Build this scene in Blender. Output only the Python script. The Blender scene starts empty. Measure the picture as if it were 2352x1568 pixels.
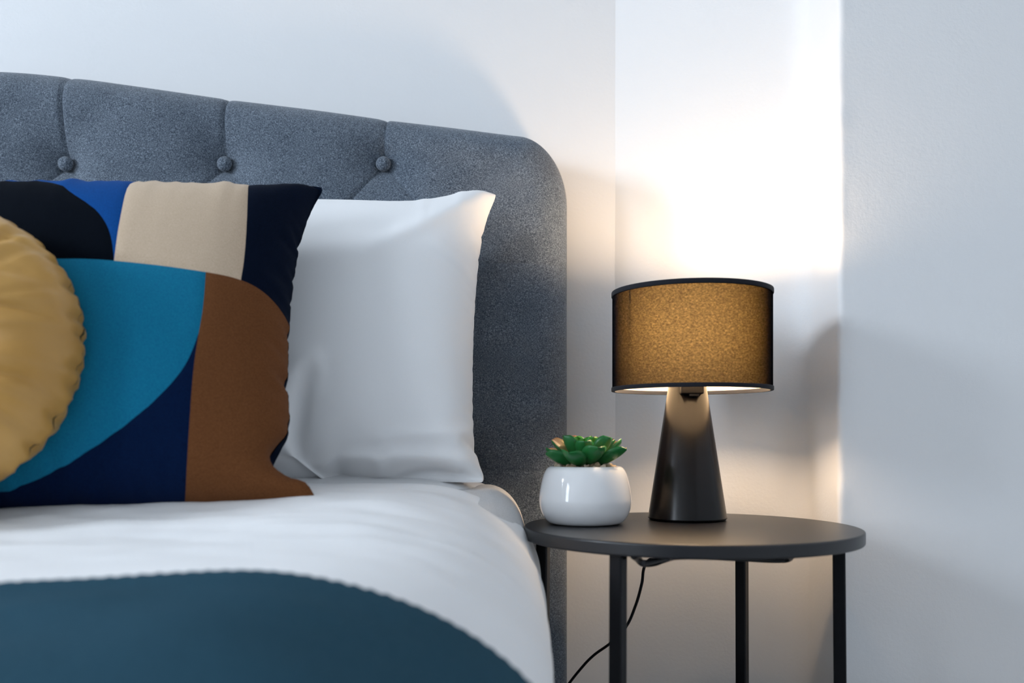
import bpy, bmesh, math, random
import numpy as np
from mathutils import Vector, Matrix, noise
from mathutils.geometry import delaunay_2d_cdt

# ------------------------------------------------------------------ camera, light, exposure
sc = bpy.context.scene
C = sc.collection
F, CX, HZ, CZ = 2050.0, 1176.0, 1007.0, 0.611      # focal length in px, optical column, horizon row, eye height
cam_d = bpy.data.cameras.new('camera'); cam = bpy.data.objects.new('camera', cam_d); C.objects.link(cam)
cam.location = (0, 0, CZ); cam.rotation_euler = (math.pi/2, 0, 0)
cam_d.sensor_width = 36; cam_d.lens = F/2352*36; cam_d.shift_y = (HZ-784)/2352
cam_d.clip_start = 0.02
cam_d.dof.use_dof = True; cam_d.dof.focus_distance = 1.27; cam_d.dof.aperture_fstop = 3.0
sc.camera = cam

w = bpy.data.worlds.new('sky'); sc.world = w; w.use_nodes = True
w.node_tree.nodes['Background'].inputs[0].default_value = (0.72, 0.84, 1.0, 1)
w.node_tree.nodes['Background'].inputs[1].default_value = 0.6

# daylight entering by the two windows of the left wall
WIN = [(0.05, 0.70, 1.50, 2.30), (-1.75, 0.80, 0.60, 2.20)]     # centre y, width, sill, head
WPOW = [112.0, 62.0]
XL, XR, YB, YF, ZC = -3.3, 1.6, -2.4, 1.515, 2.9
for (yc, ww, z0, z1), pw in zip(WIN, WPOW):
    ld = bpy.data.lights.new('daylight', 'AREA'); ld.shape = 'RECTANGLE'
    ld.size = z1-z0; ld.size_y = ww; ld.energy = pw; ld.color = (0.79, 0.89, 1.0)
    lo = bpy.data.objects.new('daylight', ld); C.objects.link(lo)
    lo.location = (XL-0.10, yc, (z0+z1)/2); lo.rotation_euler = (0, -math.pi/2, 0)

sc.view_settings.view_transform = 'Standard'; sc.view_settings.look = 'None'
sc.view_settings.exposure = 0.17; sc.view_settings.gamma = 1.0; sc.view_settings.use_curve_mapping = False
sc.cycles.max_bounces = 8; sc.cycles.diffuse_bounces = 4; sc.cycles.transparent_max_bounces = 16
sc.cycles.sample_clamp_indirect = 6.0
sc.cycles.use_denoising = True; sc.cycles.use_adaptive_sampling = True; sc.cycles.adaptive_threshold = 0.02; sc.cycles.adaptive_min_samples = 24

# ------------------------------------------------------------------ helpers
def P(px, py, y):
    return Vector(((px-CX)/F*y, y, CZ-(py-HZ)/F*y))

def tag(o, label=None, cat=None, group=None, kind=None):
    if label: o['label'] = label
    if cat: o['category'] = cat
    if group: o['group'] = group
    if kind: o['kind'] = kind
    return o

def mesh_obj(name, verts, faces, mat=None, parent=None, smooth=True):
    me = bpy.data.meshes.new(name)
    me.from_pydata([tuple(v) for v in verts], [], [tuple(int(i) for i in f) for f in faces])
    me.update()
    if smooth: me.polygons.foreach_set('use_smooth', [True]*len(me.polygons))
    if mat: me.materials.append(mat)
    o = bpy.data.objects.new(name, me); C.objects.link(o)
    if parent: o.parent = parent
    return o

def bm_obj(name, bm, mat=None, parent=None, smooth=False):
    me = bpy.data.meshes.new(name); bm.to_mesh(me); bm.free()
    if smooth: me.polygons.foreach_set('use_smooth', [True]*len(me.polygons))
    if mat: me.materials.append(mat)
    o = bpy.data.objects.new(name, me); C.objects.link(o)
    if parent: o.parent = parent
    return o

def empty(name, loc=(0, 0, 0)):
    o = bpy.data.objects.new(name, None); C.objects.link(o); o.location = loc
    o.empty_display_size = 0.05
    return o

def grid_faces(n, m, off=0, wrap=False, flip=False):
    i, j = np.meshgrid(np.arange(n-1), np.arange(m if wrap else m-1), indexing='ij')
    j2 = (j+1) % m
    f = np.stack([i*m+j, (i+1)*m+j, (i+1)*m+j2, i*m+j2], -1).reshape(-1, 4)+off
    return f[:, ::-1] if flip else f

def lathe(name, prof, mat, parent=None, seg=96, loc=(0, 0, 0), smooth=True, sharp=None):
    a = np.linspace(0, 2*np.pi, seg, endpoint=False)
    pr = np.array(prof)
    v = np.stack([pr[:, None, 0]*np.cos(a), pr[:, None, 0]*np.sin(a), np.repeat(pr[:, 1][:, None], seg, 1)], -1).reshape(-1, 3)
    f = grid_faces(len(pr), seg, wrap=True, flip=True)
    o = mesh_obj(name, v, f, mat, parent, smooth)
    o.location = loc
    return o

def add_box(bm, lo, hi, bevel=0.0, seg=2):
    r = bmesh.ops.create_cube(bm, size=1)
    for v in r['verts']:
        v.co = Vector([(lo[k]+hi[k])/2+v.co[k]*(hi[k]-lo[k]) for k in range(3)])
    if bevel:
        es = list({e for v in r['verts'] for e in v.link_edges})
        bmesh.ops.bevel(bm, geom=es, offset=bevel, segments=seg, affect='EDGES', profile=0.5)

def tube(name, pts, r, mat, parent=None, seg=10, samples=8, closed=False):
    cd = bpy.data.curves.new(name, 'CURVE'); cd.dimensions = '3D'
    sp = cd.splines.new('BEZIER'); sp.bezier_points.add(len(pts)-1)
    for b, p in zip(sp.bezier_points, pts):
        b.co = p; b.handle_left_type = b.handle_right_type = 'AUTO'
    cd.bevel_depth = r; cd.bevel_resolution = 3; cd.resolution_u = samples; cd.use_fill_caps = True
    tmp = bpy.data.objects.new(name, cd); C.objects.link(tmp)
    dg = bpy.context.evaluated_depsgraph_get()
    me = bpy.data.meshes.new_from_object(tmp.evaluated_get(dg))
    bpy.data.objects.remove(tmp); bpy.data.curves.remove(cd)
    me.name = name; me.materials.clear(); me.materials.append(mat)
    me.polygons.foreach_set('use_smooth', [True]*len(me.polygons))
    o = bpy.data.objects.new(name, me); C.objects.link(o)
    if parent: o.parent = parent
    return o

def bar(name, a, b, wd, mat, parent=None, bevel=0.0015, up=None):
    """square bar from a to b"""
    a, b = Vector(a), Vector(b); L = (b-a).length
    bm = bmesh.new(); add_box(bm, (-wd/2, -wd/2, 0), (wd/2, wd/2, L), bevel)
    z = (b-a).normalized(); x = (up or Vector((1, 0, 0))); x = (x-z*x.dot(z)).normalized(); y = z.cross(x)
    M = Matrix((x, y, z)).transposed().to_4x4(); M.translation = a
    bmesh.ops.transform(bm, matrix=M, verts=bm.verts)
    return bm_obj(name, bm, mat, parent)

# ------------------------------------------------------------------ materials
class N:
    def __init__(s, name):
        s.m = bpy.data.materials.new(name); s.m.use_nodes = True
        s.t = s.m.node_tree; s.b = s.t.nodes['Principled BSDF']; s.out = s.t.nodes['Material Output']
    def n(s, typ, **kw):
        nd = s.t.nodes.new(typ)
        for k, v in kw.items():
            if k in nd.inputs: nd.inputs[k].default_value = v
            else: setattr(nd, k, v)
        return nd
    def l(s, a, b): s.t.links.new(a, b)
    def co(s, scale=(1, 1, 1), rot=(0, 0, 0)):
        tc = s.n('ShaderNodeTexCoord'); mp = s.n('ShaderNodeMapping')
        mp.inputs['Scale'].default_value = scale; mp.inputs['Rotation'].default_value = rot
        s.l(tc.outputs['Object'], mp.inputs[0]); return mp.outputs[0]
    def noise(s, freq, detail=2, rough=0.5, **k):
        nd = s.n('ShaderNodeTexNoise'); nd.inputs['Scale'].default_value = freq
        nd.inputs['Detail'].default_value = detail; nd.inputs['Roughness'].default_value = rough
        s.l(s.co(**k), nd.inputs['Vector']); return nd.outputs['Fac']
    def ramp(s, fac, stops):
        r = s.n('ShaderNodeValToRGB'); e = r.color_ramp.elements
        while len(e) < len(stops): e.new(0.5)
        for q, (p, c) in zip(e, stops): q.position = p; q.color = (*c, 1)
        s.l(fac, r.inputs[0]); return r.outputs[0]
    def math(s, op, a, b=None):
        nd = s.n('ShaderNodeMath', operation=op)
        for k, v in enumerate((a, b)):
            if v is None: continue
            if isinstance(v, (int, float)): nd.inputs[k].default_value = v
            else: s.l(v, nd.inputs[k])
        return nd.outputs[0]
    def bump(s, h, strength, dist, prev=None):
        b = s.n('ShaderNodeBump'); b.inputs['Strength'].default_value = strength; b.inputs['Distance'].default_value = dist
        s.l(h, b.inputs['Height'])
        if prev: s.l(prev, b.inputs['Normal'])
        return b.outputs[0]
    def set(s, col=None, rough=None, spec=None, **k):
        if col is not None:
            if isinstance(col, tuple): s.b.inputs['Base Color'].default_value = (*col, 1)
            else: s.l(col, s.b.inputs['Base Color'])
        if rough is not None:
            if isinstance(rough, (int, float)): s.b.inputs['Roughness'].default_value = rough
            else: s.l(rough, s.b.inputs['Roughness'])
        if spec is not None: s.b.inputs['Specular IOR Level'].default_value = spec
        for a, v in k.items(): s.b.inputs[a.replace('_', ' ')].default_value = v
        return s
    def nrm(s, n): s.l(n, s.b.inputs['Normal']); return s

def mat_wall(name, col):
    m = N(name); m.set(col, 0.62, 0.3)
    b = m.bump(m.noise(190, 2, 0.6), 0.30, 0.0010)
    m.nrm(b); return m.m

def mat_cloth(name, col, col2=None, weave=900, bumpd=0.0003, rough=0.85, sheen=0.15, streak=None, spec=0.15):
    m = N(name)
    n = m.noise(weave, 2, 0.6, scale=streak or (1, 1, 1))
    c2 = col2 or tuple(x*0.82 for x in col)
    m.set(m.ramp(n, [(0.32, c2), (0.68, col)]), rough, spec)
    m.b.inputs['Sheen Weight'].default_value = sheen; m.b.inputs['Sheen Roughness'].default_value = 0.5
    m.nrm(m.bump(n, 0.5, bumpd)); return m.m

def mat_upholstery():
    m = N('blue_grey_upholstery')
    a = m.noise(430, 2, 0.6, scale=(1.0, 1.0, 3.2), rot=(0, math.radians(38), 0))
    b = m.noise(390, 2, 0.6, scale=(3.4, 1.0, 1.0), rot=(0, math.radians(3), 0))
    big = m.noise(14, 3, 0.6)
    f = m.math('ADD', m.math('MULTIPLY', a, 0.55), m.math('MULTIPLY', b, 0.45))
    f = m.math('ADD', f, m.math('MULTIPLY', m.math('SUBTRACT', big, 0.5), 0.10))
    m.set(m.ramp(f, [(0.36, (0.026, 0.036, 0.052)), (0.50, (0.090, 0.114, 0.148)), (0.64, (0.265, 0.31, 0.365))]), 0.9, 0.1)
    m.b.inputs['Sheen Weight'].default_value = 0.20; m.b.inputs['Sheen Roughness'].default_value = 0.5
    m.nrm(m.bump(f, 0.7, 0.0012)); return m.m

def mat_plain(name, col, rough, spec=0.5, metallic=0.0, **k):
    m = N(name); m.set(col, rough, spec, Metallic=metallic, **k); return m.m

M_wall = mat_wall('white_wall_paint', (0.765, 0.77, 0.78))
M_ceil = mat_plain('ceiling_paint', (0.50, 0.50, 0.50), 0.8, 0.2)
def mat_floor():
    m = N('pale_carpet'); n = m.noise(350, 3, 0.6)
    m.set(m.ramp(n, [(0.3, (0.62, 0.60, 0.57)), (0.7, (0.75, 0.73, 0.70))]), 0.95, 0.1); m.nrm(m.bump(n, 0.6, 0.004)); return m.m
M_floor = mat_floor()
M_uph = mat_upholstery()
M_white = mat_cloth('white_cotton', (0.88, 0.883, 0.89), (0.855, 0.86, 0.87), 1400, 0.00012, 0.75, 0.1)
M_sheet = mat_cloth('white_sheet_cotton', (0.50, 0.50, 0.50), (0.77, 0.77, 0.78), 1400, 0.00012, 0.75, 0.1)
M_throw = mat_cloth('slate_blue_throw', (0.029, 0.082, 0.120), (0.019, 0.058, 0.088), 420, 0.0012, 0.95, 0.0, spec=0.05)

M_black = None
def mat_black():
    m = N('black_powder_coat'); n = m.noise(700, 2)
    m.set((0.0045, 0.005, 0.007), 0.30, 0.22); m.nrm(m.bump(n, 0.25, 0.0002)); return m.m
M_black = mat_black()

# ------------------------------------------------------------------ room shell
SY = YF; SX = (1413-CX)/F*SY                     # inner corner where the wall turns
GY = 1.398; GX = (1852-CX)/F*GY                  # root of the projecting wall
KY = 1.2605; KX = (1926-CX)/F*KY                  # its outer corner and front face
def quad(name, pts, mat):
    o = mesh_obj(name, pts, [range(len(pts))], mat, smooth=False); tag(o, kind='structure'); return o

def slab(name, lo, hi, mat):
    bm = bmesh.new(); add_box(bm, lo, hi); o = bm_obj(name, bm, mat); tag(o, kind='structure'); return o

slab('floor', (XL-0.1, YB-0.1, -0.1), (XR+0.1, YF+0.1, 0), M_floor)
slab('ceiling', (XL-0.1, YB-0.1, ZC), (XR+0.1, YF+0.1, ZC+0.1), M_ceil)
slab('wall_back', (XL-0.1, YF, 0), (SX+0.02, YF+0.1, ZC), M_wall)
slab('wall_front', (XL-0.1, YB-0.1, 0), (XR+0.1, YB, ZC), M_wall)
slab('wall_far_right', (XR, YB, 0), (XR+0.1, KY, ZC), M_wall)

def wall_left():
    bm = bmesh.new()
    ys = sorted([(y-ww/2, y+ww/2, z0, z1) for y, ww, z0, z1 in WIN])
    prev = YB
    for a, b, z0, z1 in ys:
        add_box(bm, (XL-0.1, prev, 0), (XL, a, ZC))
        add_box(bm, (XL-0.1, a, 0), (XL, b, z0)); add_box(bm, (XL-0.1, a, z1), (XL, b, ZC))
        prev = b
    add_box(bm, (XL-0.1, prev, 0), (XL, YF, ZC))
    tag(bm_obj('wall_left', bm, M_wall), kind='structure')
    for k, (y, ww, z0, z1) in enumerate(WIN):
        bm = bmesh.new(); a, b = y-ww/2, y+ww/2; t = 0.045
        for lo, hi in (((a, z0), (a+t, z1)), ((b-t, z0), (b, z1)), ((a+t, z0), (b-t, z0+t)), ((a+t, z1-t), (b-t, z1)),
                       ((a+t, (z0+z1)/2-0.02), (b-t, (z0+z1)/2+0.02)), ((y-0.011, z0+t), (y+0.011, (z0+z1)/2-0.02))):
            add_box(bm, (XL-0.085, lo[0], lo[1]), (XL-0.045, hi[0], hi[1]))
        tag(bm_obj('window_%d' % (k+1), bm, M_ceil), kind='structure')
wall_left()

def wall_right():
    """stepped back wall of the alcove, side and front of the projecting wall: one plastered skin with a hand-filled corner"""
    def arc(A, K, B, n): return [tuple(Vector(A)*(1-t)**2+Vector(K)*2*t*(1-t)+Vector(B)*t*t) for t in np.linspace(0, 1, n)]
    r = 0.009; q = 0.030
    S_, G_, K_ = Vector((SX, SY)), Vector((GX, GY)), Vector((KX, KY))
    d1 = (S_-G_).normalized(); d2 = (K_-G_).normalized()
    def line(a, b, n): return [tuple(a.lerp(b, t)) for t in np.linspace(0, 1, n)]
    pts = line(S_-d1*-0.0, G_+d1*q, 40)
    pts += arc(G_+d1*q, G_, G_+d2*q, 9)[1:]
    pts += line(G_+d2*q, K_-d2*r, 16)[1:]
    pts += arc(K_-d2*r, K_, K_+Vector((r, 0)), 9)[1:]
    pts += [(x, KY) for x in KX+r+(XR-KX-r)*np.linspace(0, 1, 70)[1:]**1.6]
    pts = np.array(pts)
    zs = np.linspace(0, ZC, 520)
    V = np.zeros((len(zs), len(pts), 3))
    for i, z in enumerate(zs):
        lf = noise.noise(Vector((z*7, 3.1, 0)))*0.0035
        for j, (x, y) in enumerate(pts):
            d = math.hypot(x-KX, y-KY)
            w_ = math.exp(-(d/0.016)**2)
            e = w_*(noise.noise(Vector((x*30, z*24, y*30)))*0.0022+lf)
            e += noise.noise(Vector((x*6, z*5, y*6)))*0.0006
            V[i, j] = (x-e*0.7, y-e*0.7, z)
    o = mesh_obj('wall_right', V.reshape(-1, 3), grid_faces(len(zs), len(pts), flip=True), M_wall); tag(o, kind='structure')
wall_right()

# ------------------------------------------------------------------ bed and headboard
HX0 = (-40-CX)/F*1.395                            # centre line of the bed
HXR = (1303-CX)/F*1.42                           # right edge of the headboard
HW = HXR-HX0
YH = 1.378                                       # front face
def px2x(px, y=1.39): return (px-CX)/F*y
def px2z(py, y=1.39): return CZ-(py-HZ)/F*y
_ax = np.array([0, 60, 120, 240, 540, 920, 1170, 1300, 1343])*1.40/F
_az = np.array([px2z(v, 1.415) for v in (160, 162, 167, 180, 222, 269, 302, 317, 321)])
def arch(dx):
    dx = abs(dx); k = np.searchsorted(_ax, dx)
    # smooth monotone interpolation
    return float(np.interp(dx, _xs, _zs))
_xs = np.linspace(0, _ax[-1]+0.01, 400)
_zl = np.interp(_xs, _ax, _az)
kern = np.hanning(41); kern /= kern.sum()
_zs = np.convolve(np.pad(_zl, 20, mode='reflect', reflect_type='odd'), kern, 'valid')
RCX, RCZ = 0.075, 0.105
def outline_top(dx):
    z = arch(dx); a = abs(dx)-(HW-RCX)
    if a > 0: z -= RCZ*(1-math.sqrt(max(0, 1-(a/RCX)**2.0)))
    return z
ZB = 0.06
def make_bed():
    bed = empty('headboard', (HX0, YH, 0))
    tag(bed, 'arched button-tufted blue-grey upholstered headboard against the white wall', 'headboard')
    # column positions (dense on the visible right half)
    s = list(np.linspace(-HW+0.0, -0.32, 90))[:-1]+list(np.linspace(-0.32, HW-RCX, 330))
    th = np.linspace(0, math.pi/2, 34)[1:]
    s += [HW-RCX+RCX*math.sin(t) for t in th]
    s = np.array(s)
    zt = np.array([outline_top(v) for v in s])
    tv = np.concatenate([np.linspace(0, 0.42, 60)[:-1], np.linspace(0.42, 0.97, 250)[:-1], 0.97+0.03*np.sin(np.linspace(0, math.pi/2, 26))])
    X = s[None, :]*np.ones((len(tv), 1)); Z = ZB+(zt[None, :]-ZB)*tv[:, None]
    # distance to the outline
    ox = np.concatenate([[-HW], np.linspace(-HW, HW-RCX, 300)[1:], HW-RCX+RCX*np.sin(np.linspace(0, math.pi/2, 60))[1:], np.full(60, HW)])
    oz = np.array([outline_top(v) for v in ox]); oz[-60:] = np.linspace(outline_top(HW), ZB, 61)[1:]
    oxl = np.concatenate([np.full(30, -HW), ox]); ozl = np.concatenate([np.linspace(ZB, outline_top(-HW), 30), oz])
    D = np.full(X.shape, 9.0)
    for a in range(len(oxl)-1):
        ax_, az_, bx_, bz_ = oxl[a], ozl[a], oxl[a+1], ozl[a+1]
        dx, dz = bx_-ax_, bz_-az_; L2 = dx*dx+dz*dz
        if L2 < 1e-12: continue
        t = np.clip(((X-ax_)*dx+(Z-az_)*dz)/L2, 0, 1)
        D = np.minimum(D, np.hypot(X-ax_-t*dx, Z-az_-t*dz))
    R = 0.055
    Y = np.where(D < R, R-np.sqrt(np.maximum(R*R-(R-D)**2, 0)), 0.0)
    # tufting
    sp = (878-510)*1.39/F
    bx0 = px2x(878)-HX0
    rows = [px2z(371), px2z(602), px2z(838), px2z(1076)]
    buttons = []
    for r, z in enumerate(rows):
        x = bx0+(sp/2 if r % 2 else 0)
        while x > -HW+0.1:
            buttons.append((x, z, r)); x -= sp
    seams = []
    for x, z, r in buttons:
        if r == 0: seams.append((x, z, x+0.004, arch(x)+0.02, 1.0))
        if r+1 < len(rows):
            for sgn in (-1, 1):
                x2 = x+sgn*sp/2
                if x2 < bx0+sp/2+0.01 and x2 > -HW+0.08: seams.append((x, z, x2, rows[r+1], 0.55 if sgn > 0 else 0.95))
    for r in (1, 3):
        xr_ = bx0+sp/2
        seams.append((xr_, rows[r], HW+0.02, rows[r]-0.006, 0.32))
    dep = np.zeros_like(X)
    for x, z, r in buttons:
        q = np.hypot(X-x, Z-z)
        dep = np.maximum(dep, 0.036*np.exp(-(q/0.042)**1.25))
    pull = np.zeros_like(X); crease = np.zeros_like(X)
    for ax_, az_, bx_, bz_, k in seams:
        dx, dz = bx_-ax_, bz_-az_; t = np.clip(((X-ax_)*dx+(Z-az_)*dz)/(dx*dx+dz*dz), 0, 1)
        q = np.hypot(X-ax_-t*dx, Z-az_-t*dz)
        pull = np.maximum(pull, k*0.0020*np.exp(-(q/0.010)**1.3)); crease = np.maximum(crease, k*0.0048*np.exp(-(q/0.0018)**2))
    nz = np.array([[noise.noise(Vector((x*9, z*9, 1.7)))*0.0022+noise.noise(Vector((x*26, z*26, 4)))*0.0006 for x in s] for z in np.linspace(ZB, 1.25, len(tv))])
    Y += (dep+pull+crease)+nz*np.clip(D/0.03, 0, 1)
    # shape the border: silhouettes dip slightly where the seams wrap over the top
    for x, z, r in buttons:
        if r == 0: Z -= 0.0012*np.exp(-((X-x)/0.007)**2)*np.clip((Z-z)/np.maximum(zt[None, :]-z, 1e-3), 0, 1)
    V = np.stack([X, Y, Z], -1)
    n, m = X.shape
    # back return
    edge = [(n-1, j) for j in range(m)]
    verts = list(V.reshape(-1, 3)); faces = list(grid_faces(n, m))
    loop = [0*m+0+i*m for i in range(n)]+[(n-1)*m+j for j in range(1, m)]+[i*m+m-1 for i in range(n-2, -1, -1)]
    base = len(verts)
    for q in loop:
        v = verts[q]; verts.append(np.array([v[0], 0.095, v[2]]))
    for a in range(len(loop)-1): faces.append((loop[a], loop[a+1], base+a+1, base+a)[::-1] if False else (loop[a], base+a, base+a+1, loop[a+1])[::-1])
    hb = mesh_obj('padded_panel', verts, faces, M_uph, bed)
    # buttons
    pr = [(0.0, -0.0085)]+[(0.0117*math.sin(a), -0.0085*math.cos(a)) for a in np.linspace(0.15, math.pi/2, 9)]+[(0.0112, 0.003), (0.006, 0.006)]
    bt = lathe('button', pr, M_uph, bed, 32)
    bt.rotation_euler = (-math.pi/2, 0, 0)
    bt_me = bt.data
    for v in bt_me.vertices: pass
    first = True
    for x, z, r in buttons:
        o = bt if first else bt.copy()
        if not first: C.objects.link(o); o.parent = bed
        first = False
        o.location = (x, 0.0235, z); o.rotation_euler = (-math.pi/2, random.random(), 0)
    for sx in (-1, 1):
        bm = bmesh.new(); add_box(bm, (sx*(HW-0.09)-0.04, 0.02, 0.0), (sx*(HW-0.09)+0.04, 0.09, ZB+0.002), 0.004); bm_obj('leg', bm, M_uph, bed)
    return bed
random.seed(3)
make_bed()
def make_base():
    t = empty('bed_base', (HX0, 0.4, 0)); W_ = HW-0.08
    tag(t, 'blue-grey upholstered bed base under the mattress', 'bed base')
    for sx in (-1, 1):
        bm = bmesh.new(); add_box(bm, (sx*(W_-0.02)-0.02, -0.98, 0.10), (sx*(W_-0.02)+0.02, 0.965, 0.298), 0.012); bm_obj('side_rail', bm, M_uph, t)
        for yy in (-0.9, 0.9):
            bm = bmesh.new(); add_box(bm, (sx*(W_-0.08)-0.03, yy-0.03, 0.0), (sx*(W_-0.08)+0.03, yy+0.03, 0.102), 0.004); bm_obj('leg', bm, M_black, t)
    bm = bmesh.new(); add_box(bm, (-W_+0.04, -0.97, 0.26), (W_-0.04, 0.96, 0.296), 0.004); bm_obj('slat_deck', bm, M_uph, t)
    bm = bmesh.new(); add_box(bm, (-W_+0.04, -0.98, 0.10), (W_-0.04, -0.95, 0.26), 0.01); bm_obj('foot_rail', bm, M_uph, t)

make_base()

# cross-section used by mattress, duvet and throw
def section(xl, xr, top, a, b, zlow, nflat=90, ncorner=40, nside=14, pw=2.2):
    """points from the left hem over the top to the right hem"""
    def corner(xe, sgn):
        out = []
        for t in np.linspace(0, math.pi/2, ncorner):
            cx = math.sin(t)**(2/pw); cz = math.cos(t)**(2/pw)
            out.append((xe-sgn*a+sgn*a*cx, top-b+b*cz))
        return out
    right = corner(xr, 1)+[(xr, z) for z in np.linspace(top-b, zlow, nside)[1:]]
    left = (corner(xl, -1)+[(xl, z) for z in np.linspace(top-b, zlow, nside)[1:]])[::-1]
    mid = [(x, top) for x in np.linspace(xl+a, xr-a, nflat)[1:-1]]
    return np.array(left+mid+right)

BXL = 2*HX0
def make_mattress():
    bm = bmesh.new()
    ys = list(np.linspace(-0.58, 1.345, 60))
    rows = []
    for y in ys:
        e = min(y+0.58, 1.345-y); dip = 0.03*math.exp(-(e/0.025)**1.5)
        tp = float(np.interp(y, [0.5, 0.9, 1.08, 1.16], [0.430, 0.465, 0.530, 0.546])); xr = float(np.interp(y, [0.8, 1.12], [-0.03, 0.019]))
        c = section(BXL-xr, xr, tp-dip, 0.055, 0.075, 0.30, 50, 16, 8, 2.0)
        rows.append(np.column_stack([c[:, 0], np.full(len(c), y), c[:, 1]]))
    V = np.array(rows); n, m = V.shape[:2]
    verts = list(V.reshape(-1, 3)); faces = list(grid_faces(n, m, flip=True))
    for k in range(m//2):            # end caps and underside as strips
        a, b = k, m-1-k
        if b-a > 1: faces.append((a, a+1, b-1, b)); o_ = (n-1)*m; faces.append((o_+b, o_+b-1, o_+a+1, o_+a))
    for i in range(n-1): faces.append((i*m, i*m+m-1, (i+1)*m+m-1, (i+1)*m))
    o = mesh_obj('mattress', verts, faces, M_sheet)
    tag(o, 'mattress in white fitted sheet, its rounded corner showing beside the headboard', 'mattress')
make_mattress()

def fbm(x, y, z=0.0): return noise.noise(Vector((x, y, z)))
def ztop(y): return float(np.interp(y, [-0.6, 0.2, 0.5, 0.65, 0.8, 0.95, 1.05, 1.12], [0.488, 0.488, 0.492, 0.500, 0.517, 0.536, 0.552, 0.560]))
def duvet_pt(x, z, y, top, fade=1.0):
    """surface relief shared by duvet and throw"""
    e = 0.010*math.exp(-((x+0.17)/0.13)**2)*math.exp(-((y-0.62)/0.25)**2)
    e -= 0.010*min(1.0, max(0.0, (-x-0.25)/0.4))
    e += 0.0075*fbm(x*3.2, y*4.5, 3)
    f = max(0.0, min(1.0, (y-0.66)/0.2))
    # long folds running across the bed
    ph = y*16+x*3.0+1.6*fbm(x*2.2, y*3, 8)
    e += f*(0.0045*math.sin(ph)*max(0, fbm(x*3, y*5, 5)+0.35)+0.004*fbm(x*7, y*22, 1.3)+0.0022*fbm(x*18, y*40, 2.7))
    g = max(0, fbm(x*4+9, y*6, 11)); e += 0.010*g*g*f
    return e*fade
def bed_section(y, grow=0.0):
    """cross-section of the covers at a distance y, puffier where no throw presses on it"""
    k = max(0.0, min(1.0, (y-0.63)/0.11)); k = k*k*(3-2*k)
    top = ztop(y)+grow; xr = 0.033+0.005*k+0.003*fbm(y*6, 2.0)*k+grow
    a = 0.225-0.015*k+grow; b = 0.130+grow; pw = 2.0+0.3*k
    return section(BXL-xr, xr, top, a, b, 0.20, 300, 90, 24, pw), top, b
def relief(c, y, top, b, extra=0.0):
    row = []
    for (x, z) in c:
        sdw = max(0.0, min(1.0, (top-z)/b))
        e = duvet_pt(x, z, y, top)+extra*(0.0035*(fbm(x*9, y*15, 4)+0.2)+0.0075*(fbm(x*3.5, y*6.5, 14)+0.2))
        row.append((x+e*0.7*sdw+(0.004*fbm(y*9, z*5, 6))*sdw*(1-extra), y, z+e*(1-sdw*0.8)))
    return row
def make_duvet():
    ys = np.concatenate([np.linspace(-0.5, 0.45, 40)[:-1], np.linspace(0.45, 1.12, 190)])
    rows = []
    for y in ys:
        c, top, b = bed_section(y)
        rows.append(relief(c, y, top, b))
    # rounded head-end roll, tucked down
    for t in np.linspace(0, math.pi*0.75, 12)[1:]:
        dy = 0.028*math.sin(t); dz = 0.028*(1-math.cos(t))
        rows.append([(x-0.4*dz*min(1.0, max(0.0, (x-HX0-0.45)/0.35)), y+dy, max(z-dz*1.0, 0.2)) for (x, y, z) in rows[len(ys)-1]])
    V = np.array(rows); n, m = V.shape[:2]
    o = mesh_obj('duvet', V.reshape(-1, 3), grid_faces(n, m, flip=True), M_white)
    tag(o, 'puffy white duvet spread over the bed in front of the pillows', 'duvet')
make_duvet()

def make_throw():
    ys = np.concatenate([np.linspace(-0.45, 0.42, 40)[:-1], np.linspace(0.40, 0.628, 110)])
    rows = []
    for k, y in enumerate(ys):
        c, top, b = bed_section(y, 0.009)
        arc = np.concatenate([[0], np.cumsum(np.linalg.norm(np.diff(c, axis=0), axis=1))])
        row = []
        d = max(0.0, (y-0.608)/0.02)
        for q, (x, y_, z) in enumerate(relief(c, y, top, b, 1.0)):
            st = 0.0011*d*math.sin(arc[q]/0.0115*2*math.pi)*(0.6+0.6*fbm(x*14, 3, 1))     # blanket-stitch scallops
            row.append((x, y_+st+d*0.020*fbm(x*2.2, 0, 7)-d*0.045*max(0, -x-0.33), z+st*0.9-0.004*max(0, d-0.8)*5))
        rows.append(row)
    rows.append([(x, y-0.001, z-0.008) for x, y, z in rows[-1]])
    V = np.array(rows); n, m = V.shape[:2]
    o = mesh_obj('throw_blanket', V.reshape(-1, 3), grid_faces(n, m, flip=True), M_throw)
    tag(o, 'slate blue throw blanket with scalloped edge across the white duvet in the foreground', 'blanket')
make_throw()

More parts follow.
